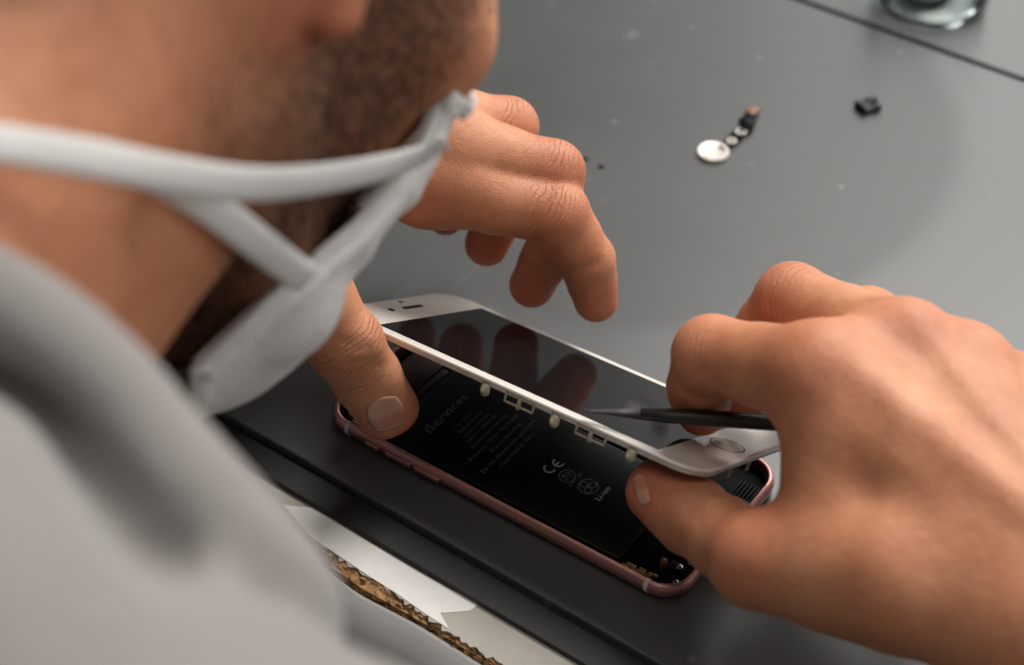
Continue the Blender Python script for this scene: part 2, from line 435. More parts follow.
L = [('For use in', -28.2, -12.9, -4), ('Authorized by', -25.6, -14.6, -2.1), ('Limited Service', -23.2, -15.2, -1.2), ('3.82V = 1960mAh', -20.8, -16.3, .2),
     ('Authorized Service', -18.1, -17.6, 1.6), ('Provider Only. Potential', -15.2, -22.2, 3.7), ('fire or burning.', -12.0, -15.2, 1.2),
     ('Do not disassemble, puncture,', -8.9, -24.2, 5.4), ('crush, heat or burn.', -5.8, -19.2, .3)]
o = link('warning_text', join([place_text(t, x, a, b, h=1.45) for t, x, a, b in L]), 'ink'); o.parent = batt
def strokes(paths, w, z=BZ+.03):
    """flat strokes on the battery; each path a list of (u,v): u along the text (+y), v text-up (-x)"""
    V, Fc = [], []
    for p in paths:
        p = np.array(p, float); t = np.gradient(p, axis=0); t /= np.linalg.norm(t, axis=1)[:, None]; nrm = np.stack([-t[:, 1], t[:, 0]], 1)
        b = len(V)
        for q, n in zip(p, nrm):
            for s in (-.5, .5): e = q+n*w*s; V.append((-e[1], e[0], z))
        for i in range(len(p)-1): Fc.append((b+2*i, b+2*i+1, b+2*i+3, b+2*i+2))
    return mesh_from(V, Fc)
arc = lambda cx, cy, r, a0, a1, n=20: [(cx+r*math.cos(math.radians(a)), cy+r*math.sin(math.radians(a))) for a in np.linspace(a0, a1, n)]
c0 = Pz(549.5, 468.5, BZ); c1 = Pz(558.5, 462.5, BZ)
uv = lambda P: (P[1], -P[0])
a, b = uv(c0), uv(c1)
o = link('conformity_mark', strokes([arc(*a, 1.75, 70, 290), arc(*b, 1.75, 70, 290), [(b[0]-1.7, b[1]), (b[0]+.2, b[1])]], .5), 'ink2'); o.parent = batt
c = uv(Pz(567, 476, BZ)); r = 2.6
zig = [(c[0]-1.5, c[1]-1.2), (c[0]-.5, c[1]+1.3), (c[0]+.1, c[1]-.6), (c[0]+.7, c[1]-1.3), (c[0]+1.5, c[1]-.2), (c[0]+1.3, c[1]+1.2)]
o = link('certification_mark', strokes([arc(*c, r, 0, 360, 40), zig, arc(c[0]-.6, c[1]+.6, .8, -90, 200)], .34), 'ink'); o.parent = batt
a, b = Pz(568.5, 486, BZ), Pz(582, 473.5, BZ); o = link('small_print', place_text('E482 9B', (a[0]+b[0])/2+.5, a[1], b[1], h=.95), 'ink'); o.parent = batt
c = uv(Pz(588.5, 486.5, BZ))
pth = [arc(*c, 3.2, 10, 350, 40)]
for kk in range(3):
    aa = math.radians(90+120*kk); pth.append(arc(c[0]+1.6*math.cos(aa), c[1]+1.6*math.sin(aa), 1.15, 0, 360, 18)); pth.append([(c[0], c[1]), (c[0]+.6*math.cos(aa), c[1]+.6*math.sin(aa))])
o = link('recycling_mark', strokes(pth, .36), 'ink'); o.parent = batt
a, b = Pz(597, 499.5, BZ), Pz(609, 487.5, BZ); o = link('cell_type_lettering', place_text('Li-ion', (a[0]+b[0])/2+.9, a[1], b[1], h=2.0), 'ink2'); o.parent = batt
# other insides
def part(name, lo, hi, mat, bev=.4, parent=phone):
    bm = bmesh.new(); box(bm, lo, hi, bev, 2); o = bm_obj(name, bm, mat, smooth=40); return at(o, parent)
lb = part('logic_board', (-49, 11.5, 1.3), (30, 31, 2.6), 'board')
for x0, x1, y0, y1 in ((-46, -22, 13, 29), (-20, 0, 13, 29), (3, 26, 14, 29)):
    o = part('shield_can', (x0, y0, 2.6), (x1, y1, 4.3), 'shield', .5, lb)
cam_m = part('camera_module', (-66, 16, 1.3), (-54, 30, 5.4), 'board', .6)
bm = bmesh.new(); cyl(bm, (-60, 23, 5.4), 4.2, .5, 32); o = bm_obj('lens_ring', bm, 'steel', smooth=40); o.parent = cam_m; o.matrix_parent_inverse = cam_m.matrix_world.inverted()
part('earpiece_bracket', (-62.5, -8, 1.3), (-50.2, 11, 5.0), 'shield', .5)
part('bracket_plate', (-49.8, -7, 1.3), (-47.2, 8, 4.6), 'shield', .3)
part('button_flex', (-52, -31.1, 2.2), (-18, -30.5, 5.2), 'black', .1)
for i, (x0, x1) in enumerate(((-47, -37), (-35, -26), (-24.5, -17), (-15, -10))):
    part('contact_strip', (x0, -30.9, 4.2), (x1, -30.5, 5.1), 'brown' if i == 2 else 'shield', .1)
part('taptic_engine', (47.2, -25.5, 1.3), (56.2, 2, 4.6), 'black', .5)
part('battery_gap_tab', (45.9, -24, 1.3), (47.0, 4, 3.6), 'black', .1)
for i, (x0, y0, w, d) in enumerate(((47.6, -30.6, 2.6, .9), (50.6, -30.4, 1.6, 1.2), (52.6, -30.7, 3.4, .8), (48.6, -29.3, 3.2, .7), (53.0, -29.2, 2.4, .7), (56.3, -30.3, 1.4, 1.6), (57.6, -28.6, 1.6, .6))):
    part('gold_contact', (x0, y0, 3.2), (x0+w, y0+d, 5.2+.3*(i % 3)), 'gold', .12)
part('jack_block', (58.6, -29.5, 1.3), (66.0, -19, 4.2), 'board', .6)
part('rose_lug', (56.6, -23.2, 1.3), (58.6, -21.4, 5.9), 'rose', .4)
bm = bmesh.new()
for s in range(14): a = s/14*2*PI; cyl(bm, (63.0+2.2*math.cos(a), -24.6+2.2*math.sin(a), 4.0), .35, .8, 8)
cyl(bm, (63.0, -24.6, 3.8), 2.0, .6, 24); at(bm_obj('charging_coil', bm, 'board', smooth=40), phone)
bm = bmesh.new()
for i in range(6): box(bm, (59.2+i*1.3, -13, 1.3), (59.9+i*1.3, 22, 4.8+.2*(i % 2)), .15, 1)
box(bm, (58.8, -13, 1.3), (66.6, 22, 3.8), .2, 1)
at(bm_obj('speaker_grille', bm, 'board', smooth=40), phone)
part('gasket', (62.2, -16.5, 1.3), (66.4, -13.4, 5.0), 'black', .4)
for x, y, z in ((-60.5, -27.5, 5.2), (-56.5, -29.3, 5.3), (-63.8, -23.5, 5.0), (62.5, -21.0, 4.5), (64.8, -27.0, 4.6), (64.6, -18.0, 4.9), (66.0, -5, 5.0)):
    bm = bmesh.new(); lathe(bm, [(0, -2.5), (.95, -2.5), (.95, .35), (.75, .5), (.45, .5), (.3, .3), (0, .3)], 16, (x, y, z)); at(bm_obj('screw', bm, 'steel', smooth=40), phone)
part('top_flex', (-66.2, -24, 1.3), (-63.6, -6, 4.4), 'board', .3)
part('silver_clip', (-58.2, -30.7, 4.2), (-56.0, -28.5, 5.9), 'steel', .2)

# ================================================================== LIFTED SCREEN
SR = Matrix(((0.9982376, 0.0367208, -0.0466183), (-0.0094676, 0.8740467, 0.4857496), (0.0585837, -0.4844522, 0.8728540)))
ST = Vector((3.0665, 1.77, 35.8196))
screen = tag(empty('phone_screen', ST), 'lifted white phone screen with a shiny black display, pinched over its open body', 'screen')
screen.rotation_euler = SR.to_euler()
ALLSCREEN = []
def sp(name, bm, mat, smooth=40, parent=None):
    o = bm_obj(name, bm, mat, smooth=smooth); o.parent = parent or screen; return o
bm = bmesh.new(); loft(bm, 68.75, 33.1, 10, [(.35, -1.25), (.1, -1.15), (0, -.9), (0, -.45), (.12, -.2), (.4, -.06), (.9, -.01), (1.3, 0)]); sp('front_glass', bm, 'white')
bm = bmesh.new(); loft(bm, 52.05, 29.3, .4, [(0, -.2), (0, .012)]); sp('display', bm, 'lcd', 20)
bm = bmesh.new(); loft(bm, 68.3, 32.6, 9.6, [(0, -1.2), (0, -2.2), (.5, -2.6), (1.6, -2.7)], n=8); sp('bezel_frame', bm, 'bezel')
bm = bmesh.new(); loft(bm, 60, 30.4, 2, [(0, -2.65), (0, -3.4), (.3, -3.5)], n=5); sp('back_plate', bm, 'shield')
bm = bmesh.new(); loft(bm, 1.0, 5.6, .95, [(0, -.1), (0, .02)]); o = sp('earpiece_slot', bm, 'black', 180); o.location = (-.0607, .0008, 0)
for nm, x, y, r in (('front_camera', -60.9, -11.0, 1.3), ('light_sensor', -65.6, .6, .95)):
    bm = bmesh.new(); cyl(bm, (x, y, -.1), r, .12, 24); sp(nm, bm, 'black', 180)
# home button: sunken disc in a thin dark groove
bm = bmesh.new(); lathe(bm, [(5.1, .012), (5.1, .035), (5.5, .035), (5.5, .012)], 56, (60.1, 0, 0)); hb = sp('home_button_ring', bm, 'black', 20)
bm = bmesh.new(); lathe(bm, [(0, .02), (3.4, .02), (5.15, .03)], 56, (60.1, 0, 0)); sp('home_button', bm, 'white', 20)
def tongue(w, h, x, y, t=.8):
    bm = bmesh.new(); pts = [(-w/2, 0), (-w/2, -h+w/2)]+[(w/2*math.cos(a), -h+w/2+w/2*math.sin(a)) for a in np.linspace(PI, 2*PI, 10)]+[(w/2, -h+w/2), (w/2, 0)]
    f = [bm.verts.new((x+px, y-t/2, -1.4+pz)) for px, pz in pts]; b = [bm.verts.new((x+px, y+t/2, -1.4+pz)) for px, pz in pts]
    n = len(pts); bm.faces.new(f); bm.faces.new(b[::-1])
    for i in range(n): bm.faces.new((f[i], b[i], b[(i+1) % n], f[(i+1) % n]))
    return bm
for x in (-7.0, 18.6, 45.6): sp('clip_tab', tongue(3.0, 4.7, x, -32.3, .6), 'clip', 180)
for x in (5.6, 31.4):
    bm = bmesh.new(); y0, y1 = -32.8, -32.0
    for lo, hi in (((-5.4, -1.9), (5.4, -1.2)), ((-5.4, -4.9), (5.4, -4.3)), ((-5.4, -4.9), (-4.8, -1.2)), ((4.8, -4.9), (5.4, -1.2)), ((-.7, -5.5), (.6, -1.2))):
        box(bm, (x+lo[0], y0, lo[1]), (x+hi[0], y1, hi[1]), .15, 1)
    sp('clip_bracket', bm, 'clip', 180)
for y in (-11.5, 1.2):
    bm = bmesh.new(); box(bm, (67.2, y-.7, -5.4), (68.2, y+.7, -1.4), .4, 2); sp('clip_pin', bm, 'clip', 180)

# ================================================================== LOOSE THINGS ON THE MAT
def local_frame(px, py, z=0): return Pz(px, py, z)
h = local_frame(713, 154)
flex = tag(empty('home_button_flex', h), 'loose home button with a silvery disc and curled black flex on mat', 'phone part')
W = lambda px, py, z=0: Pz(px, py, z)-h
bm = bmesh.new(); lathe(bm, [(0, .2), (5.6, .2), (6.2, .5), (6.3, 1.2), (6.0, 1.7), (5.0, 1.75), (4.6, 1.5), (0, 1.5)], 48); o = bm_obj('button_disc', bm, 'steel', smooth=40); o.parent = flex
M['pearl'] = simple('pearl_white', srgb(226, 218, 208), .3, .25); o.data.materials[0] = M['pearl']
bm = bmesh.new(); box(bm, (-1.4, -4.4, 1.5), (.2, 4.6, 1.8), .1, 1); box(bm, (2.6, -3.4, 1.5), (4.0, -1.2, 1.9), .2, 1); o = bm_obj('contact_pad', bm, 'steel'); o.parent = flex
pts = spline([W(720, 149, 1.2), W(727, 145, 1.0), W(735, 138, .9), W(742, 131, 1.2), W(747, 127, 1.6), W(750, 120, 2.0), W(752, 113, 2.2)], 28)
V, Fc = [], []
wid = np.interp(np.linspace(0, 1, 28), [0, .2, .3, .55, .65, .8, 1], [2.0, 2.1, 2.6, 2.4, 2.8, 2.2, 2.2])
tg = np.gradient(pts, axis=0); tg[:, 2] = 0; tg /= np.linalg.norm(tg, axis=1)[:, None]; sd = np.stack([-tg[:, 1], tg[:, 0], tg[:, 0]*0], 1)
for p, s_, w in zip(pts, sd, wid): V += [p-s_*w, p+s_*w]
for i in range(27): Fc.append((2*i, 2*i+1, 2*i+3, 2*i+2))
o = link('flex_ribbon', mesh_from(V, Fc, smooth=True), 'black', flex); m = o.modifiers.new('t', 'SOLIDIFY'); m.thickness = .0005
for px, py, r in ((731.5, 142, 1.9), (741, 132.5, 2.1)):
    bm = bmesh.new(); c = W(px, py, 1.0); lathe(bm, [(0, .3), (r*.55, .3), (r*.7, .75), (r, .75), (r, .0)], 24, tuple(c)); o = bm_obj('contact_ring', bm, 'pearl', smooth=40); o.parent = flex
bm = bmesh.new(); c = W(752, 115, 0); box(bm, (c[0]-2.3, c[1]-2.8, .9), (c[0]+2.3, c[1]+2.8, 2.8), .4, 2); o = bm_obj('plug_connector', bm, 'brown', smooth=40); o.parent = flex
bm = bmesh.new(); c = W(747, 125, 0); box(bm, (c[0]-3.0, c[1]-2.2, .4), (c[0]+3.0, c[1]+2.2, 2.6), .4, 2); o = bm_obj('stiffener', bm, 'board', smooth=40); o.parent = flex
# small black bracket
h2 = Pz(866, 109)
br = tag(empty('metal_bracket', h2), 'small black forked bracket lying alone on the mat, right of the loose button', 'bracket')
rz = Matrix.Rotation(math.radians(-28), 4, 'Z')
bm = bmesh.new(); box(bm, (-3.6, -3.4, .0), (3.6, 2.4, 2.2), .3, 2, rz); box(bm, (-3.6, 1.4, 0), (-1.0, 6.2, 2.8), .3, 2, rz); box(bm, (1.3, 1.4, 0), (3.8, 4.8, 2.8), .3, 2, rz)
M['dark_metal'] = simple('dark_metal', (.022, .022, .022, 1), .7, 0); o = bm_obj('plate', bm, 'dark_metal', smooth=40); o.parent = br
bm = bmesh.new(); box(bm, (-3.7, -3.6, .6), (3.6, -2.6, 3.0), .2, 1, rz); o = bm_obj('flange', bm, 'black', smooth=40); o.parent = br
for nm_, (px, py), lab in (('near', (600, 167), 'tiny black screw on mat right of the bent knuckles, nearer of two'), ('far', (584, 159), 'tiny black screw on mat touching distance from the knuckles, farther of two')):
    c = Pz(px, py); s_ = empty('tiny_screw', c); tag(s_, lab, 'screw', 'tiny black screws by the left hand'); s_.scale = (.72, .72, .72)
    bm = bmesh.new(); lathe(bm, [(0, 0), (.9, 0), (1.15, .25), (1.15, .7), (.9, .95), (0, .95)], 16); o = bm_obj('head', bm, 'black', smooth=40); o.parent = s_
    mx = Matrix.Translation((.9, .5, .5)) @ Matrix.Rotation(PI/2, 4, 'Y') @ Matrix.Translation((0, 0, 0))
    bm = bmesh.new(); cyl(bm, (0, 0, 0), .45, 1.8, 10, mx=mx); o = bm_obj('shank', bm, 'black', smooth=40); o.parent = s_
# glass jar on the back mat
jc = Pz(940, 33)+24.5*np.array([-.58, .815, 0]); jc[2] = 0
jar = tag(empty('glass_jar', jc), 'small clear glass jar standing on the back mat at the picture edge', 'jar')
bm = bmesh.new(); lathe(bm, [(0, 1.2), (17, .9), (20, .1), (22, .1), (23.8, 1.4), (24.6, 4), (24.8, 30), (24.8, 34), (23.6, 34.6), (23.2, 30), (22.9, 5.5), (21.5, 3.6), (18, 2.8), (0, 2.8)], 72)
o = bm_obj('jar_body', bm, 'glass', smooth=40); o.parent = jar
bm = bmesh.new(); lathe(bm, [(0, 3.0), (12, 3.0), (14, 3.6), (14.5, 5), (14, 11), (12, 12), (0, 12)], 40, (-6, 4, 0)); o = bm_obj('contents', bm, 'teal', smooth=40); o.parent = jar
# ================================================================== FLESH AND CLOTH: one smooth surface grown round a skeleton
def V3(*a): return np.array(a, float)
def away(x, c):
    q = np.maximum(np.maximum(x.lo-c, c-x.hi), 0.0); return math.sqrt(q[0]*q[0]+q[1]*q[1]+q[2]*q[2])
class RC:                                                  # limb segment: rounded cone from a to b
    def __init__(s, a, b, ra, rb): s.a = np.array(a, float); s.b = np.array(b, float); s.ra, s.rb = ra, rb; s.lo = np.minimum(s.a-ra, s.b-rb); s.hi = np.maximum(s.a+ra, s.b+rb)
    def d(s, P, c, r):
        ab = s.b-s.a; t = np.clip((P-s.a)@ab/max(1e-9, ab@ab), 0, 1)
        return np.linalg.norm(P-s.a-t[:, None]*ab, axis=1)-(s.ra+t*(s.rb-s.ra))
class EL:                                                  # ellipsoid; rot columns are its axes
    def __init__(s, c, rad, rot=None): s.c = np.array(c, float); s.r = np.array(rad, float); s.rot = np.eye(3) if rot is None else np.array(rot, float); e = np.sqrt((s.rot**2)@(s.r**2)); s.lo = s.c-e; s.hi = s.c+e
    def d(s, P, c, r):
        q = (P-s.c)@s.rot; k0 = np.linalg.norm(q/s.r, axis=1); k1 = np.linalg.norm(q/s.r**2, axis=1)+1e-9
        return np.where(k0 < 1e-6, -s.r.min(), k0*(k0-1)/k1)
def smin(a, b, k):
    if k <= 0: return np.minimum(a, b)
    h = np.maximum(k-np.abs(a-b), 0)/k; return np.minimum(a, b)-h*h*k*.25
class U:                                                   # smooth union
    def __init__(s, k, *ch):
        s.k = k; s.ch = [c for c in ch if c is not None]
        s.lo = np.min([c.lo for c in s.ch], 0)-k/4; s.hi = np.max([c.hi for c in s.ch], 0)+k/4
    def d(s, P, c, r):
        o = None
        for x in s.ch:
            if away(x, c) > r+40: continue
            v = x.d(P, c, r)
            if v is None: continue
            o = v if o is None else smin(o, v, s.k)
        return o
class SUB:                                                 # carve b out of a
    def __init__(s, k, a, *b): s.k, s.a, s.b = k, a, b; s.lo, s.hi = a.lo, a.hi
    def d(s, P, c, r):
        v = s.a.d(P, c, r)
        if v is None: return None
        for x in s.b:
            if away(x, c) > r+40: continue
            w = x.d(P, c, r)
            if w is not None: v = -smin(-v, w, s.k)
        return v
class FING:                                                # palm plus digits; digits melt into the palm but not into each other
    def __init__(s, palm, digs, k): s.palm, s.digs, s.k = palm, digs, k; u = U(12, palm, *digs); s.lo, s.hi = u.lo, u.hi
    def d(s, P, c, r):
        p = s.palm.d(P, c, r); o = p
        for g, k in zip(s.digs, s.k if hasattr(s.k, '__len__') else [s.k]*len(s.digs)):
            if away(g, c) > r+40: continue
            v = g.d(P, c, r)
            if v is None: continue
            if p is not None: v = smin(p, v, k)
            o = v if o is None else np.minimum(o, v)
        return o
def field(f, P, c, r):
    v = f.d(P, c, r); return np.full(len(P), 60.0) if v is None else v
def grow(f, h, lo=None, hi=None):
    """surface nets over the blocks the surface passes through"""
    B = 8; H = h*B
    lo = f.lo-h if lo is None else np.array(lo, float); hi = f.hi+h if hi is None else np.array(hi, float)
    lo = np.floor(lo/H)*H; n = np.ceil((hi-lo)/H).astype(int)
    # coarse pass: super blocks of 8, then blocks
    act = []
    SB = 8
    for I in np.ndindex(*(-(-n//SB))):
        I = np.array(I)*SB; m = np.minimum(SB, n-I)
        c = lo+(I+m/2)*H; r = np.linalg.norm(m*H)/2
        ii = np.stack(np.meshgrid(*[np.arange(k) for k in m], indexing='ij'), -1).reshape(-1, 3)+I
        v = field(f, lo+(ii+.5)*H, c, r)
        a = ii[np.abs(v) < H*1.7]
        if len(a): act.append(a)
    blk = np.concatenate(act)
    g = np.arange(B+1); G = np.stack(np.meshgrid(g, g, g, indexing='ij'), -1).reshape(-1, 3)
    corner = np.array([[a, b, c] for a in (0, 1) for b in (0, 1) for c in (0, 1)])
    edges = [(i, j) for i in range(8) for j in range(i+1, 8) if np.abs(corner[i]-corner[j]).sum() == 1]
    key = lambda q: (q[..., 0].astype(np.int64)+4)*(1 << 42)+(q[..., 1].astype(np.int64)+4)*(1 << 21)+(q[..., 2].astype(np.int64)+4)
    ids, pos, quads = [], [], []
    for b in blk:
        base = b*B; P = lo+(base+G)*h
        D = field(f, P, lo+(b+.5)*H, H*.87).reshape(B+1, B+1, B+1)
        sg = D < 0
        if sg.all() or not sg.any(): continue
        C = np.stack([D[a:a+B, bb:bb+B, cc:cc+B] for a, bb, cc in corner], -1); s8 = C < 0
        mixed = s8.any(-1) & ~s8.all(-1); q = np.argwhere(mixed); cv = C[mixed]; cs = s8[mixed]
        acc = np.zeros((len(q), 3)); cnt = np.zeros(len(q))
        for i, j in edges:
            x = cs[:, i] != cs[:, j]; t = cv[:, i]/(cv[:, i]-cv[:, j]+1e-12)
            p = corner[i]+(corner[j]-corner[i])*t[:, None]; acc += np.where(x[:, None], p, 0); cnt += x
        ids.append(key(base+q)); pos.append(lo+(base+q+acc/cnt[:, None])*h)
        for ax in range(3):
            u, w = [(1, 2), (2, 0), (0, 1)][ax]
            sl = [slice(0, B)]*3; s2 = list(sl); s2[ax] = slice(1, B+1)
            A = sg[tuple(sl)]; Bq = sg[tuple(s2)]
            e = np.argwhere(A != Bq)
            if not len(e): continue
            inside = A[tuple(e.T)]; e = e+base
            eu = np.zeros(3, int); eu[u] = 1; ew = np.zeros(3, int); ew[w] = 1
            k4 = np.stack([key(e-eu-ew), key(e-ew), key(e), key(e-eu)], 1)
            k4[~inside] = k4[~inside][:, ::-1]; quads.append(k4)
    ids = np.concatenate(ids); pos = np.concatenate(pos); quads = np.concatenate(quads)
    o = np.argsort(ids); ids = ids[o]; pos = pos[o]
    qi = np.searchsorted(ids, quads); qi = np.clip(qi, 0, len(ids)-1); ok = (ids[qi] == quads).all(1)
    return pos, qi[ok]
def np_mesh(V, Q, name):
    me = bpy.data.meshes.new(name); n = len(Q)
    me.vertices.add(len(V)); me.vertices.foreach_set('co', (V*S).astype(np.float32).ravel())
    me.loops.add(4*n); me.loops.foreach_set('vertex_index', Q.astype(np.int32).ravel())
    me.polygons.add(n); me.polygons.foreach_set('loop_start', np.arange(0, 4*n, 4, dtype=np.int32))
    me.update(calc_edges=True); me.validate()
    me.polygons.foreach_set('use_smooth', [True]*len(me.polygons)); return me
def relax(V, Q, it, lam=.5):
    E = np.concatenate([Q[:, [0, 1]], Q[:, [1, 2]], Q[:, [2, 3]], Q[:, [3, 0]]])
    for _ in range(it):
        s = np.zeros_like(V); c = np.zeros(len(V))
        for a, b in ((0, 1), (1, 0)):
            for k in range(3): s[:, k] += np.bincount(E[:, a], V[E[:, b], k], len(V))
            c += np.bincount(E[:, a], minlength=len(V))
        V = V+lam*(s/np.maximum(c, 1)[:, None]-V)
    return V
def set_attr(me, name, a):
    at_ = me.attributes.new(name, 'FLOAT', 'POINT'); at_.data.foreach_set('value', a.astype(np.float32))
def march(f, px, py, t0, t1):                              # first hit of a sight line with a surface
    d = ray(px, py); L = np.linalg.norm(d); t = t0
    for _ in range(160):
        P = CAM+d*t; v = float(f.d(P[None], P, 1.0)[0]) if f.d(P[None], P, 1.0) is not None else 30.0
        if v < .05: return P
        t += max(.1, v*.8)/L
        if t > t1: return None
    return CAM+d*t
def grad(f, P):
    e = .6; g = np.array([float((lambda a, b: (a[0] if a is not None else 40)-(b[0] if b is not None else 40))(f.d((P+x)[None], P, 2.0), f.d((P-x)[None], P, 2.0))) for x in np.eye(3)*e])
    return g/(np.linalg.norm(g)+1e-9)
def snap(f, P, off=0.0, it=14):
    P = np.array(P, float)
    for _ in range(it):
        v = f.d(P[None], P, 60.0); v = float(v[0]) if v is not None else 30.0
        P = P-grad(f, P)*(v-off)*.8
    return P
# ================================================================== THE PERSON
HSTEP = 1.35
def digit(J, rad, wide=0.0, lat=None, k=3.0, knuck=.6):
    """chain of joints -> one digit; wide > 0 gives a flattened section along lat"""
    J = [np.array(j, float) for j in J]; ch = []
    offs = [0] if not wide else [-wide, wide]
    for o in offs:
        l = 0 if lat is None else np.array(lat)*o
        for i in range(len(J)-1):
            m = (J[i]+J[i+1])/2; rm = (rad[i]+rad[i+1])/2*.955
            ch.append(RC(J[i]+l, m+l, rad[i], rm)); ch.append(RC(m+l, J[i+1]+l, rm, rad[i+1]))
    return U(k, *ch)
unit = lambda v: np.array(v, float)/np.linalg.norm(v)
# ---- left hand (its fingers hang over the far edge of the screen, thumb on the housing)
LW = V3(-162, 14, 76)
Li = [Pz(428, 182, 70), Pz(556, 213, 61), Pz(587, 260, 42), Pz(596, 300, 25)]
Lm = [Pz(446, 146, 79), Pz(553, 172, 69), Pz(556, 238, 44), Pz(532, 285, 23)]
Lr = [Pz(424, 118, 80), Pz(508, 127, 70), Pz(508, 195, 47), Pz(487, 244, 29)]
Lp = [Pz(404, 100, 74), Pz(468, 118, 62), Pz(470, 170, 44), Pz(446, 216, 30)]
Lt = [Pz(226, 212, 82), Pz(289, 276, 77), Pz(345.5, 344, 56), Pz(388, 411.5, 24.5)]
latT = unit(RT*.88+UP*.475)
Lpalm = U(14, RC(LW, Li[0], 19, 13), RC(LW, Lm[0], 20, 12.5), RC(LW, Lr[0], 19, 12), RC(LW, Lp[0], 17, 11.5),
          RC(LW+V3(6, -12, -4), Lt[0], 17, 17), RC(Lt[0], Li[0]*.7+LW*.3, 15, 11), RC(Lt[0], Lt[1], 16, 13.5))
Lpalm = U(6, Lpalm, RC(Li[0]+V3(0, 0, 4), LW+V3(0, 0, 14), 9, 5), RC(Lm[0]+V3(0, 0, 4), LW+V3(0, 0, 15), 9, 5))
hand_L = FING(Lpalm, [digit(Li, [13, 10.6, 9.0, 7.6]), digit(Lm, [12.5, 10.2, 8.8, 7.9]), digit(Lr, [12, 9.9, 8.6, 7.8]), digit(Lp, [11, 8.8, 7.6, 6.9]),
                      digit(Lt, [15, 11.3, 9.1, 7.9], 2.4, latT)], [10, 9, 9, 9, 12])
# ---- right hand (index and thumb pinch the screen, the spudger between them)
RW = V3(200, -34, 70)
Ri = [Pz(820, 378, 91), Pz(712, 355, 77), Pz(700, 387, 59), Pz(702, 410, 49.3)]
Rm = [Pz(903, 352, 90), Pz(792, 300, 78), Pz(752, 345, 56), Pz(742, 396, 42)]
Rr = [Pz(962, 376, 86), Pz(868, 322, 70), Pz(815, 360, 50), Pz(800, 398, 34)]
Rp = [Pz(1008, 400, 76), Pz(940, 356, 56), Pz(884, 384, 40), Pz(856, 412, 28)]
Rt = [Pz(895, 577, 68), Pz(757, 560, 55), Pz(692, 516, 37), Pz(656, 490, 37)]
Rpalm = U(11, RC(RW, Ri[0], 22, 13.2), RC(RW, Rm[0], 23, 12.5), RC(RW, Rr[0], 21, 12.5), RC(RW, Rp[0], 19, 12), RC(RW, Rt[0], 20, 17), RC(Rt[0], Rt[1], 16, 10.5),
          RC(Rt[1]*.45+Rt[0]*.55, Ri[0]*.85+Rt[0]*.15, 12, 12), RC((RW+Rt[0])/2, (Ri[0]+Rm[0])/2, 16, 12), RC(Pz(833, 510, 66), Pz(842, 440, 82), 11, 11))
tendon = lambda m, w: RC(m+V3(2, 0, 10), w+V3(-8, 0, 22.5), 3.4, 2.6)
Rpalm = U(7, Rpalm, tendon(Ri[0], RW), tendon(Rm[0], RW), tendon(Rr[0], RW), EL(Ri[0]+V3(-1, -3, 5), (10.5, 10, 9.6)), EL(Rm[0]+V3(0, 0, 4.5), (10, 9.5, 9.3)), EL(Rr[0]+V3(0, 0, 4), (9.5, 9, 9)),
          EL(Rt[1]+V3(3, -3, 4.5), (7.5, 7.5, 7.5)))
hand_R = FING(Rpalm, [digit(Ri, [13, 11.2, 9.4, 7.8]), digit(Rm, [12.5, 10.8, 9.0, 8.0]), digit(Rr, [12, 10.2, 8.6, 7.8]), digit(Rp, [11, 8.8, 7.6, 6.8]),
                      digit(Rt, [14, 10.6, 9.8, 8.2], 1.4, unit(RT*.5+UP*.86))], [9, 7, 9, 9, 8])
# ---- head: local axes right, forward, up; bent over the phone
HR_ = np.array([[0.99125, 0.10047, -0.08563], [0.00822, 0.60041, 0.79965], [0.13176, -0.79335, 0.59433]])
HO = np.array([-51.5, -89.5, 237.5])
H = lambda *v: HO+HR_@np.array(v, float)
hl = lambda P: (P-HO)@HR_
def hel(c, r, pitch=0, yaw=0):
    m = np.array((Matrix.Rotation(math.radians(yaw), 3, 'Z') @ Matrix.Rotation(math.radians(pitch), 3, 'X'))); return EL(H(*c), r, HR_@m)
hrc = lambda a, b, ra, rb: RC(H(*a), H(*b), ra, rb)
LR = lambda f: [f(1), f(-1)]
skull = U(24, hel((0, -12, 52), (74, 94, 76)), hel((0, 40, 5), (62, 56, 62)), hel((0, 38, -38), (52, 46, 46)))
face = U(12, skull, *LR(lambda s: hrc((s*46, 8, -50), (s*34, 60, -78), 13, 13)), *LR(lambda s: hrc((s*34, 60, -78), (0, 74, -82), 13, 15)),
         *LR(lambda s: hrc((s*48, 4, -14), (s*46, 8, -50), 14, 13)), *LR(lambda s: hel((s*46, 56, -8), (19, 20, 15))), hel((0, 76, -52), (28, 20, 24)), hel((0, 82, -86), (17, 13, 12)))
face = U(5, face, hrc((0, 92, 14), (0, 112, -18), 6, 8.5), *LR(lambda s: hrc((s*4, 108, -22), (s*12, 99, -23), 6.5, 6)), *LR(lambda s: hrc((s*6, 94, 28), (s*42, 78, 30), 7, 6)))
face = SUB(7, face, *LR(lambda s: hel((s*31, 97, 12), (16, 14, 11))))
face = U(2.5, face, *LR(lambda s: hel((s*31, 79, 12), (12.5, 12.5, 12))), hrc((-22, 93, -49), (22, 93, -49), 4, 4), hrc((-17, 93.5, -58), (17, 93.5, -58), 4.5, 4.5), hrc((0, 97, -49), (0, 96.5, -58), 4, 4.5))
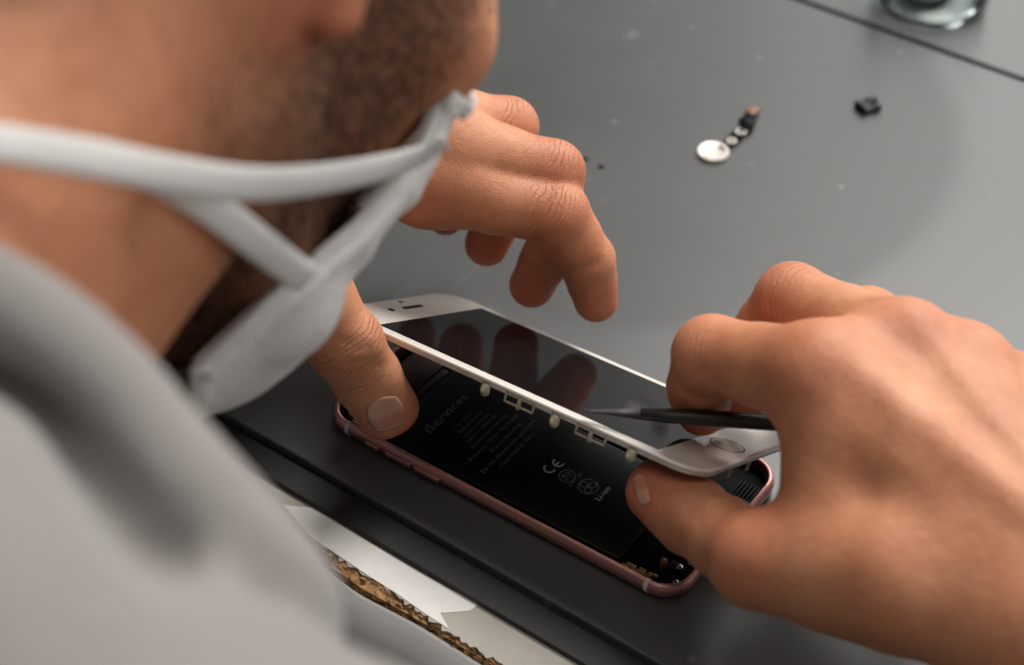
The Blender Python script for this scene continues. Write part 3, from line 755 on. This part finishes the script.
def ear(s):
    c = [(s*73, 5, 20), (s*79, -1, 32), (s*82, -15, 36), (s*83, -25, 24), (s*81, -25, 6), (s*77, -17, -10), (s*75, -9, -19)]
    rim = [hrc(a, b, 3.6, 3.6) for a, b in zip(c[:-1], c[1:])]
    return U(3, *rim, hel((s*74, -11, 12), (5, 14, 24), 12), hrc((s*74, -9, -16), (s*74.5, -6, -29), 4.8, 4.4), hrc((s*74, 1, 6), (s*76, 4, -4), 4, 4))
neck = U(18, hrc((0, -22, -20), (0, -18, -62), 56, 56), RC(H(0, -18, -62), V3(-34, -246, 196), 55, 66), *LR(lambda s: hrc((s*58, -14, -20), (s*46, 4, -62), 12, 14)), RC(H(46, 4, -62), V3(0, -210, 160), 14, 15), RC(H(-46, 4, -62), V3(-55, -200, 160), 14, 15))
head = U(8, U(16, face, neck), ear(1), ear(-1))
# ---- trunk and arms under the sweatshirt
AR, EL_R = V3(140, -272, 161), V3(400, -122, 64)
AL, EL_L = V3(-240, -262, 150), V3(-395, -105, 62)
trunk = U(24, RC(AR, V3(-40, -272, 165), 42, 50), RC(AL, V3(-40, -272, 165), 42, 50), RC((20, -290, 110), (10, -480, -190), 88, 100), RC((-100, -290, 110), (-90, -480, -190), 88, 100))
arms = [U(12, RC(AR, EL_R, 46, 38), RC(EL_R, RW, 38, 23)), U(12, RC(AL, EL_L, 46, 38), RC(EL_L, LW, 38, 22))]

def groove(f, pts, r, out=.25):
    q = [march(f, x, y, 300, 800) for x, y in spline([(x, y, 0) for x, y in pts], 3*len(pts))[:, :2]]
    q = [p+unit(CAM-p)*out for p in q if p is not None]
    return U(.1, *[RC(a, b, r, r) for a, b in zip(q[:-1], q[1:])])
gl = [groove(hand_L, p, r) for p, r in (([(557, 271), (568, 271.5), (579, 269.5), (598, 264)], .9), ([(534, 240), (545, 238), (556, 234)], 1.0), ([(322, 362), (345, 352), (371, 349)], .7), ([(326, 371), (354, 364), (377, 360)], .9),
      ([(332, 378.5), (360, 370.5), (382, 366)], .7), ([(318, 352), (338, 343), (358, 341)], .6))]
gr = [groove(hand_R, p, r) for p, r in (([(677, 384), (683, 391), (692, 397), (705, 400), (724, 397)], 1.0), ([(703, 371), (714, 383), (728, 389)], .7), ([(684, 500), (690, 509), (690, 520)], .6), ([(694, 497), (700, 508), (699, 522)], .6))]
hand_L = SUB(1.6, hand_L, *gl); hand_R = SUB(1.6, hand_R, *gr)

skin_f = U(16, trunk, head, arms[0], arms[1])
body_f = U(10, skin_f, hand_L, hand_R)
V, Q = grow(body_f, HSTEP)
V = relax(V, Q, 1, .4)
# region masks, in the head's own axes
def seg_d(P, pts):
    o = np.full(len(P), 1e9)
    for a, b in zip(pts[:-1], pts[1:]):
        a, b = np.array(a, float), np.array(b, float); ab = b-a; t = np.clip((P-a)@ab/(ab@ab), 0, 1); o = np.minimum(o, np.linalg.norm(P-a-t[:, None]*ab, axis=1))
    return o
ss = lambda x, a, b: (lambda t: t*t*(3-2*t))(np.clip((x-a)/(b-a), 0, 1))
Lc = hl(V); Lx = Lc.copy(); Lx[:, 0] = np.abs(Lx[:, 0])
near = np.linalg.norm(Lc-np.array([0, 20, -20]), axis=1) < 175
jawd = seg_d(Lx, [(67, 30, 24), (65, 30, -6), (60, 13, -36), (54, 4, -56), (44, 44, -76), (24, 78, -88), (0, 88, -92)])
mou = seg_d(Lx, [(0, 96, -40), (24, 86, -48), (30, 78, -66), (0, 92, -78)])
under = seg_d(Lx, [(0, 70, -96), (0, 40, -92), (30, 44, -84)])
stub = np.maximum.reduce([1-ss(jawd, 8, 30), 1-ss(seg_d(Lx, [(60, 36, -28), (54, 30, -46), (46, 50, -60)]), 10, 26), 1-ss(mou, 8, 18), .8*(1-ss(under, 16, 34))])*near
zl = np.clip(-62+(Lc[:, 1]+58)*1.15, -68, 30)+62*ss(Lc[:, 1], 24, 66)
scalp = ss(Lc[:, 2]-zl, -6, 20)*(Lc[:, 1] < 88)*near*(1-ss(Lx[:, 0], 77, 79)*(Lc[:, 2] < 45))*(np.linalg.norm(Lc-np.array([0, -12, 46]), axis=1) < 125)
tips = [Li[3], Lm[3], Lr[3], Lp[3], Lt[3], Ri[3], Rm[3], Rr[3], Rp[3], Rt[3]]
knu = [Li[1], Lm[1], Lr[1], Ri[1], Rm[1], Ri[0]+V3(0, 0, 6), Rm[0]+V3(0, 0, 6), Rr[0]+V3(0, 0, 6), Rt[1]+V3(0, -4, 6)]
rud = np.zeros(len(V))
for p in tips: rud = np.maximum(rud, 1-ss(np.linalg.norm(V-p, axis=1), 8, 21))
for p in knu: rud = np.maximum(rud, .35*(1-ss(np.linalg.norm(V-p, axis=1), 10, 20)))
rud = np.maximum(rud, .7*(1-ss(np.linalg.norm(Lx-np.array([77, -8, -24]), axis=1), 14, 30))*(Lx[:, 0] > 66))
# wrinkle bands across the knuckles: where (wrinkle) and how far along the finger, in mm (along)
wz, wa = np.zeros(len(V)), np.zeros(len(V))
for J, idx, span in ((Lt, 2, 11), (Li, 1, 10), (Lm, 1, 10), (Lr, 1, 10), (Li, 2, 6), (Ri, 1, 10), (Rm, 1, 10), (Rt, 2, 9), (Ri, 2, 6)):
    a_ = unit(np.array(J[idx+1])-np.array(J[idx-1])); rel = V-np.array(J[idx]); s_ = rel@a_; rad_ = np.linalg.norm(rel-s_[:, None]*a_, axis=1)
    s_ = s_-(4.5 if J is Lt else 0); m_ = (1.0 if J is Lt else .30)*(1-ss(np.abs(s_), span*.55, span*1.25))*(1-ss(rad_, 17, 21)); k_ = m_ > wz; wz[k_] = m_[k_]; wa[k_] = s_[k_]
me = np_mesh(V, Q, 'person'); set_attr(me, 'wrinkle', wz); set_attr(me, 'along', wa); set_attr(me, 'stubble', np.clip(np.maximum(stub*.95, scalp*.85), 0, 1)); set_attr(me, 'ruddy', rud)
person = link('person', me, 'skin')
tag(person, 'person in grey hooded sweatshirt and white face mask bent over the open phone', 'person')
# ---- short hairs on jaw and scalp
def strands(mask, n, length, width, seed, down):
    r = np.random.default_rng(seed); c = V[Q].mean(1); m = mask[Q].mean(1)
    e1 = V[Q[:, 1]]-V[Q[:, 0]]; e2 = V[Q[:, 3]]-V[Q[:, 0]]; nn = np.cross(e1, e2); a = np.linalg.norm(nn, axis=1); p = m*a; p /= p.sum()
    i = r.choice(len(Q), n, p=p); N = nn[i]/a[i][:, None]
    b = c[i]+e1[i]*(r.random((n, 1))-.5)+e2[i]*(r.random((n, 1))-.5)
    dv = HR_@np.array(down); dirv = N*.55+dv-N*(N@dv)[:, None]+r.normal(0, .28, (n, 3)); dirv /= np.linalg.norm(dirv, axis=1)[:, None]
    L_ = (length*(.5+r.random(n)))[:, None]; t = np.cross(dirv, N); t /= np.linalg.norm(t, axis=1)[:, None]; u = np.cross(t, dirv)
    b = b-N*.3
    A = b+t*width; B = b-t*.5*width+u*.87*width; C = b-t*.5*width-u*.87*width; T = b+dirv*L_
    VV = np.stack([A, B, C, T], 1).reshape(-1, 3); k = np.arange(n)*4
    FF = np.concatenate([np.stack([k, k+1, k+3], 1), np.stack([k+1, k+2, k+3], 1), np.stack([k+2, k, k+3], 1)])
    me = bpy.data.meshes.new('hair'); me.from_pydata((VV*S).tolist(), [], FF.tolist()); me.update(); return me
o = link('beard', strands(stub, 14000, 3.5, .13, 1, (0, .3, -.8)), 'hair', person); o['label'] = 'short dark beard along the jaw'
o = link('hair', strands(scalp, 16000, 6.0, .14, 2, (0, -.4, -.7)), 'hair', person); o['label'] = 'short dark hair'

# ---- thumb nails
def nail(f, c, ax, hl_, hw, off=.12):
    """grid of sight lines over the nail's outline, c centre pixel, ax pixel direction root->tip"""
    ax = np.array(ax, float)/np.linalg.norm(ax); sd = np.array([-ax[1], ax[0]]); VV, FF, at_ = [], [], []; n = 13
    for i in range(n):
        for j in range(n):
            u, v = -1+2*i/(n-1), -1+2*j/(n-1)
            a = u*math.sqrt(max(0, 1-v*v*.42)); bb = v*math.sqrt(max(0, 1-u*u*.36))
            px = np.array(c)+ax*a*hl_+sd*bb*hw; P = march(f, px[0], px[1], 300, 800)
            if P is None: P = Pd(px[0], px[1], 560)
            edge = max(abs(u), abs(v)); VV.append(P+grad(f, P)*(off+.25*(1-edge**4))); at_.append((u+1)/2)
    FF = [(i*n+j, i*n+j+1, (i+1)*n+j+1, (i+1)*n+j) for i in range(n-1) for j in range(n-1)]
    me = mesh_from(VV, FF, smooth=True); set_attr(me, 'along', np.array(at_)); return me
t = NT('fingernail'); al = t.attr('along')
t.setb(Base_Color=t.ramp(al, [(0, srgb(198, 150, 126)), (.40, srgb(198, 148, 126)), (.62, srgb(186, 120, 98)), (.86, srgb(186, 122, 100)), (.95, srgb(204, 166, 142))]), Roughness=.3); M['nail'] = t.m
for f, c, ax, a_, b_ in ((hand_L, (386, 414), (.36, .93), 17, 19), (hand_R, (641.5, 490), (-.25, -.95), 16, 6.5)):
    o = link('thumbnail', nail(f, c, ax, a_, b_), 'nail', person); m = o.modifiers.new('t', 'SOLIDIFY'); m.thickness = .0003; m.offset = -1

# ---- face mask
net = [[(60, 57, -20), (49, 80, -13), (25, 102, 0), (0, 113, 4)], [(60, 58, -36), (49, 82, -34), (24, 104, -28), (0, 124, -23)], [(57, 54, -56), (46, 76, -58), (22, 96, -60), (0, 109, -60)],
       [(51, 45, -76), (43, 70, -87), (21, 95, -96), (0, 105, -100)], [(41, 41, -102), (34, 55, -111), (17, 72, -116), (0, 80, -118)]]
net = np.array([[p for p in row]+[(-x, y, z) for x, y, z in row[-2::-1]] for row in net], float)
NU, NV = 57, 61
rows = np.array([spline(r, NU) for r in net]); grid = np.array([spline(rows[:, j], NV) for j in range(NU)]).transpose(1, 0, 2)
du = np.gradient(grid, axis=1); dv = np.gradient(grid, axis=0); nr = np.cross(du, dv); nr /= np.linalg.norm(nr, axis=2)[..., None]
if (nr[NV//2, NU//2]@np.array([0, 1, 0])) < 0: nr = -nr
vv = np.linspace(0, 1, NV)[:, None]; uu = np.linspace(0, 1, NU)[None]
ple = sum(np.exp(-((vv-c)/.03)**2) for c in (.34, .52, .70))*1.6*np.clip(np.sin(PI*uu)*2, 0, 1)
grid = grid+nr*ple[..., None]
gw = HO+grid@HR_.T
for i in range(NV):                                       # nowhere inside the face; side edges lie on the cheek
    for j in range(NU):
        lim = 1.6 if j < 5 or j > NU-6 else 3.2
        v = head.d(gw[i, j][None], gw[i, j], 60.0)[0]
        if v < lim: gw[i, j] = snap(head, gw[i, j], lim, 6)
for _ in range(4):
    gw[1:-1, 1:-1] = gw[1:-1, 1:-1]*.4+.15*(gw[:-2, 1:-1]+gw[2:, 1:-1]+gw[1:-1, :-2]+gw[1:-1, 2:])
    gw[1:-1, 0] = gw[1:-1, 0]*.5+.25*(gw[:-2, 0]+gw[2:, 0]); gw[1:-1, -1] = gw[1:-1, -1]*.5+.25*(gw[:-2, -1]+gw[2:, -1])
Vm = gw.reshape(-1, 3); Fm = [(i*NU+j, i*NU+j+1, (i+1)*NU+j+1, (i+1)*NU+j) for i in range(NV-1) for j in range(NU-1)]
mask = link('face_mask', mesh_from(Vm, Fm, smooth=True), 'mask', person); mask['label'] = 'white pleated face mask'
m = mask.modifiers.new('t', 'SOLIDIFY'); m.thickness = .0011; m.offset = 1
def binding(ix, nm):
    pts = gw[:, ix]; n = [unit(CAM-p) if ix < NU//2 else unit(p-HO) for p in pts]
    v, f = tube(pts, 3.4, 10, .32, n); return link(nm, mesh_from(v, f, smooth=True), 'mask', mask)
binding(1, 'edge_binding'); binding(NU-2, 'edge_binding')
tb = tube(gw[0], 2.6, 10, .35, [unit(p-HO) for p in gw[0]]); link('top_hem', mesh_from(*tb, smooth=True), 'mask', mask)
tb = tube(gw[-1], 2.6, 10, .35, [unit(p-HO) for p in gw[-1]]); link('bottom_hem', mesh_from(*tb, smooth=True), 'mask', mask)
def strap(pix, t0, t1, r, tail=()):
    pts = []; n = len(pix); fine = spline([(x, y, 0) for x, y in pix], 26)[:, :2]
    T = []
    for i, (x, y) in enumerate(fine):
        tl = t0+((t1 or t0)-t0)*i/(len(fine)-1); P = march(head, x, y, 200, 700)
        T.append(tl if P is None else min(tl, (P-CAM)@FW-1.6))
    T = np.array(T); E_ = np.pad(T, 2, 'edge'); T2 = np.min([E_[k:k+len(T)] for k in range(5)], 0); E_ = np.pad(T2, 2, 'edge')
    T2 = np.mean([E_[k:k+len(T)] for k in range(5)], 0); T2[0] = T[0]
    pts = [Pd(x, y, t) for (x, y), t in zip(fine, T2)]
    pts += list(tail); pts = spline(pts, 70)
    nn = [grad(head, p) if (lambda v: v is not None and v[0] < 25)(head.d(p[None], p, 20.0)) else unit(CAM-p) for p in pts]
    nn = np.array(nn)
    for _ in range(6): nn[1:-1] = (nn[:-2]+nn[1:-1]*2+nn[2:])/4
    v, f = tube(pts, r, 12, .26, nn); return v, f, pts
tail = [snap(head, p, 1.6) for p in (H(36, -88, -92), H(0, -100, -96), H(-36, -88, -92), H(-52, -62, -84), H(-60, -24, -72), H(-66, 14, -54))]+[gw[8, NU-2]]
P0 = gw[9, 1]; 
v, f, _ = strap([(446, 140), (410, 160), (330, 178), (250, 184), (170, 174), (90, 158), (0, 143), (-60, 132)], 436, None, 3.7, tail)
link('ear_loop', mesh_from(v, f, smooth=True), 'strap', mask)
Pe = march(head, 150, 172, 200, 700); te = (Pe-CAM)@FW-2.2
v, f, _ = strap([(306, 280), (262, 246), (205, 203), (150, 172)], 414, te, 3.7)
link('ear_loop', mesh_from(v, f, smooth=True), 'strap', mask)
# ---- sweatshirt
shirt = U(26, RC(AR, V3(50, -284, 190), 64, 62), RC(V3(50, -284, 190), V3(-50, -296, 178), 62, 52), RC(AL, V3(-50, -290, 178), 60, 56), RC((28, -290, 110), (15, -480, -190), 108, 116), RC((-108, -290, 110), (-95, -480, -190), 108, 116))
cuffR, cuffL = EL_R+(RW-EL_R)*.90, EL_L+(LW-EL_L)*.86
shirt = U(18, shirt, RC(AR, EL_R, 64, 52), RC(EL_R, cuffR, 52, 35), RC(AL, EL_L, 60, 52), RC(EL_L, cuffL, 52, 34))
shirt = U(3, shirt, RC(cuffR, cuffR+unit(RW-EL_R)*14, 31, 31), RC(cuffL, cuffL+unit(LW-EL_L)*14, 30, 30))
# hood lying in a thick roll round the neck and down the chest, then the shoulder in front of it
hood = [Pd(-150, 262, 345), Pd(-60, 285, 328), Pd(0, 316, 320), Pd(50, 352, 318), Pd(100, 402, 318), Pd(140, 460, 319), Pd(180, 510, 320), Pd(222, 558, 322), Pd(264, 598, 325), Pd(292, 626, 330)]
hood = spline(hood, 16)
hr = np.interp(np.linspace(0, 1, 16), [0, .25, .5, .63, .78, .9, 1], [9, 8, 9.2, 10.2, 10.6, 10, 8])
other = [V3(-50, -300, 218), V3(-100, -280, 215), V3(-125, -235, 195), V3(-120, -195, 160), V3(-80, -175, 130)]
roll = U(8, *[RC(hood[i], hood[i+1], hr[i], hr[i+1]) for i in range(15)], *[RC(p, q, 14, 14) for p, q in zip(other[:-1], other[1:])], RC(hood[0], other[0], 9, 14))
back = U(10, RC(Pd(-170, 510, 300), Pd(-60, 535, 296), 21, 22), RC(Pd(-60, 535, 296), Pd(0, 570, 295), 22, 19), RC(Pd(0, 570, 295), Pd(60, 660, 290), 19, 20))
shirt = U(2.5, U(9, shirt, back), roll)
def furrow(pix, outs, rad):
    global shirt
    q = [march(shirt, x, y, 150, 600) for x, y in pix]; q = [p+unit(CAM-p)*o for p, o in zip(q, outs)]
    return U(2, *[RC(p, s_, ra, rb) for p, s_, ra, rb in zip(q[:-1], q[1:], rad[:-1], rad[1:])])
fill = []
for p, q, r in zip(hood[:-1], hood[1:], hr[:-1]):
    s0, s1 = [w_+FW*20-RT*6.5-UP*6.5 for w_ in (p, q)]; fill.append(RC(s0, s1, 14, 14))
shirt = U(3, shirt, *fill, RC(Pd(-140, 420, 330), Pd(20, 430, 325), 14, 13))
def slot(pix, deep, rad):
    pp = spline([(x, y, 0) for x, y in pix], 44)[:, :2]; rr = np.interp(np.linspace(0, 1, 44), np.linspace(0, 1, len(rad)), rad); ch = []
    for (x, y), r in zip(pp, rr):
        p = march(shirt, x, y, 150, 600)
        if p is None: continue
        v = unit(CAM-p); ch.append(RC(p+v*2, p-v*deep, r, r*.8))
    return U(1.5, *ch)
f1 = slot(((-30, 366), (38, 402), (77, 449), (115, 502), (147, 538), (172, 560)), 24, (2.2, 2.8, 3.4, 4.2, 5.2, 5.2))
f2 = slot(((172, 560), (205, 562), (243, 578), (275, 600)), 7, (4.0, 2.2, 1.8, 1.2))
shirt = SUB(4.5, shirt, f1, f2)

V2, Q2 = grow(shirt, 3.0)
V2 = relax(V2, Q2, 2, .5)
o = link('sweatshirt', np_mesh(V2, Q2, 'sweatshirt'), 'hoodie', person); o['label'] = 'light grey hooded sweatshirt'
# ================================================================== SPUDGER
a, b = Pd(583, 411, 0), None
n_ = np.array(SR)@np.array([0, 0, 1.0]); st = np.array(ST[:])
def on_screen(px, py, off): d = ray(px, py); return CAM+d*(((st+n_*off-CAM)@n_)/(d@n_))
tip = on_screen(583, 410.5, 3.0); mid = Pd(735, 420, 546); ax = unit(mid-tip)
sp_l = 138.0
spud = tag(empty('spudger', tip), 'slim black spudger stick held over the screen in the right hand', 'tool')
up_ = unit(n_-ax*(n_@ax)); sd_ = np.cross(ax, up_)
prof = [(0, .3, 1.1), (3, .45, 1.3), (9, .95, 1.6), (17, 1.7, 2.0), (25, 2.15, 2.3), (34, 2.4, 2.4), (60, 2.5, 2.5), (86, 2.5, 2.5), (93, 1.9, 2.4), (98, 1.0, 2.3), (102, .6, 1.8)]
K = 18
for nm, pf, mt in (('shaft', prof[3:], 'spudger'), ('worn_tip', prof[:4], 'worn')):
    Vs = [ax*x+up_*h*math.cos(2*PI*k/K)+sd_*w*math.sin(2*PI*k/K) for x, h, w in pf for k in range(K)]
    Fs = [(i*K+k, i*K+(k+1) % K, (i+1)*K+(k+1) % K, (i+1)*K+k) for i in range(len(pf)-1) for k in range(K)]
    Fs += [tuple(range(K))[::-1], tuple((len(pf)-1)*K+k for k in range(K))]
    o = link(nm, mesh_from(Vs, Fs, smooth=True), mt, spud)
# ================================================================== CAMERA, LIGHT
cam = bpy.data.cameras.new('camera'); co = bpy.data.objects.new('camera', cam); col.objects.link(co); scn.camera = co
cam.sensor_width = 36; cam.lens = FPX*36/1024; cam.clip_start = .01; cam.clip_end = 50
mw = Matrix((( RT[0], UP[0], -FW[0], CAM[0]*S), (RT[1], UP[1], -FW[1], CAM[1]*S), (RT[2], UP[2], -FW[2], CAM[2]*S), (0, 0, 0, 1)))
co.matrix_world = mw
cam.dof.use_dof = True; cam.dof.focus_distance = .588; cam.dof.aperture_fstop = 66.56/8.5; cam.dof.aperture_blades = 0
def area(name, loc, target, size, energy, color=(1, 1, 1), sy=None):
    l = bpy.data.lights.new(name, 'AREA'); l.energy = energy; l.color = color; l.shape = 'RECTANGLE'; l.size = size; l.size_y = sy or size
    o = bpy.data.objects.new(name, l); col.objects.link(o); o.location = loc
    d = Vector(target)-Vector(loc); o.rotation_euler = d.to_track_quat('-Z', 'Y').to_euler(); return o
area('window_ahead', (.1, 2.2, 1.12), (0, .1, 0), 2.3, 40, (1, .985, .95), 1.75)
area('ceiling_light', (.35, -.35, 2.1), (0, 0, 0), 1.0, 8, (1, .97, .93))
area('window_side', (1.7, .35, 1.25), (0, -.05, .1), 1.1, 9, (1, .985, .96))
area('ceiling_light', (-.05, 1.15, 1.8), (0, 0, 0), .9, 46, (1, .97, .93))
w = bpy.data.worlds.new('world'); scn.world = w; w.use_nodes = True
w.node_tree.nodes['Background'].inputs['Color'].default_value = (.92, .95, 1, 1)
w.node_tree.nodes['Background'].inputs['Strength'].default_value = .12
scn.view_settings.view_transform = 'Standard'; scn.view_settings.look = 'None'; scn.view_settings.gamma = 1; scn.view_settings.exposure = 0
scn.view_settings.use_curve_mapping = False
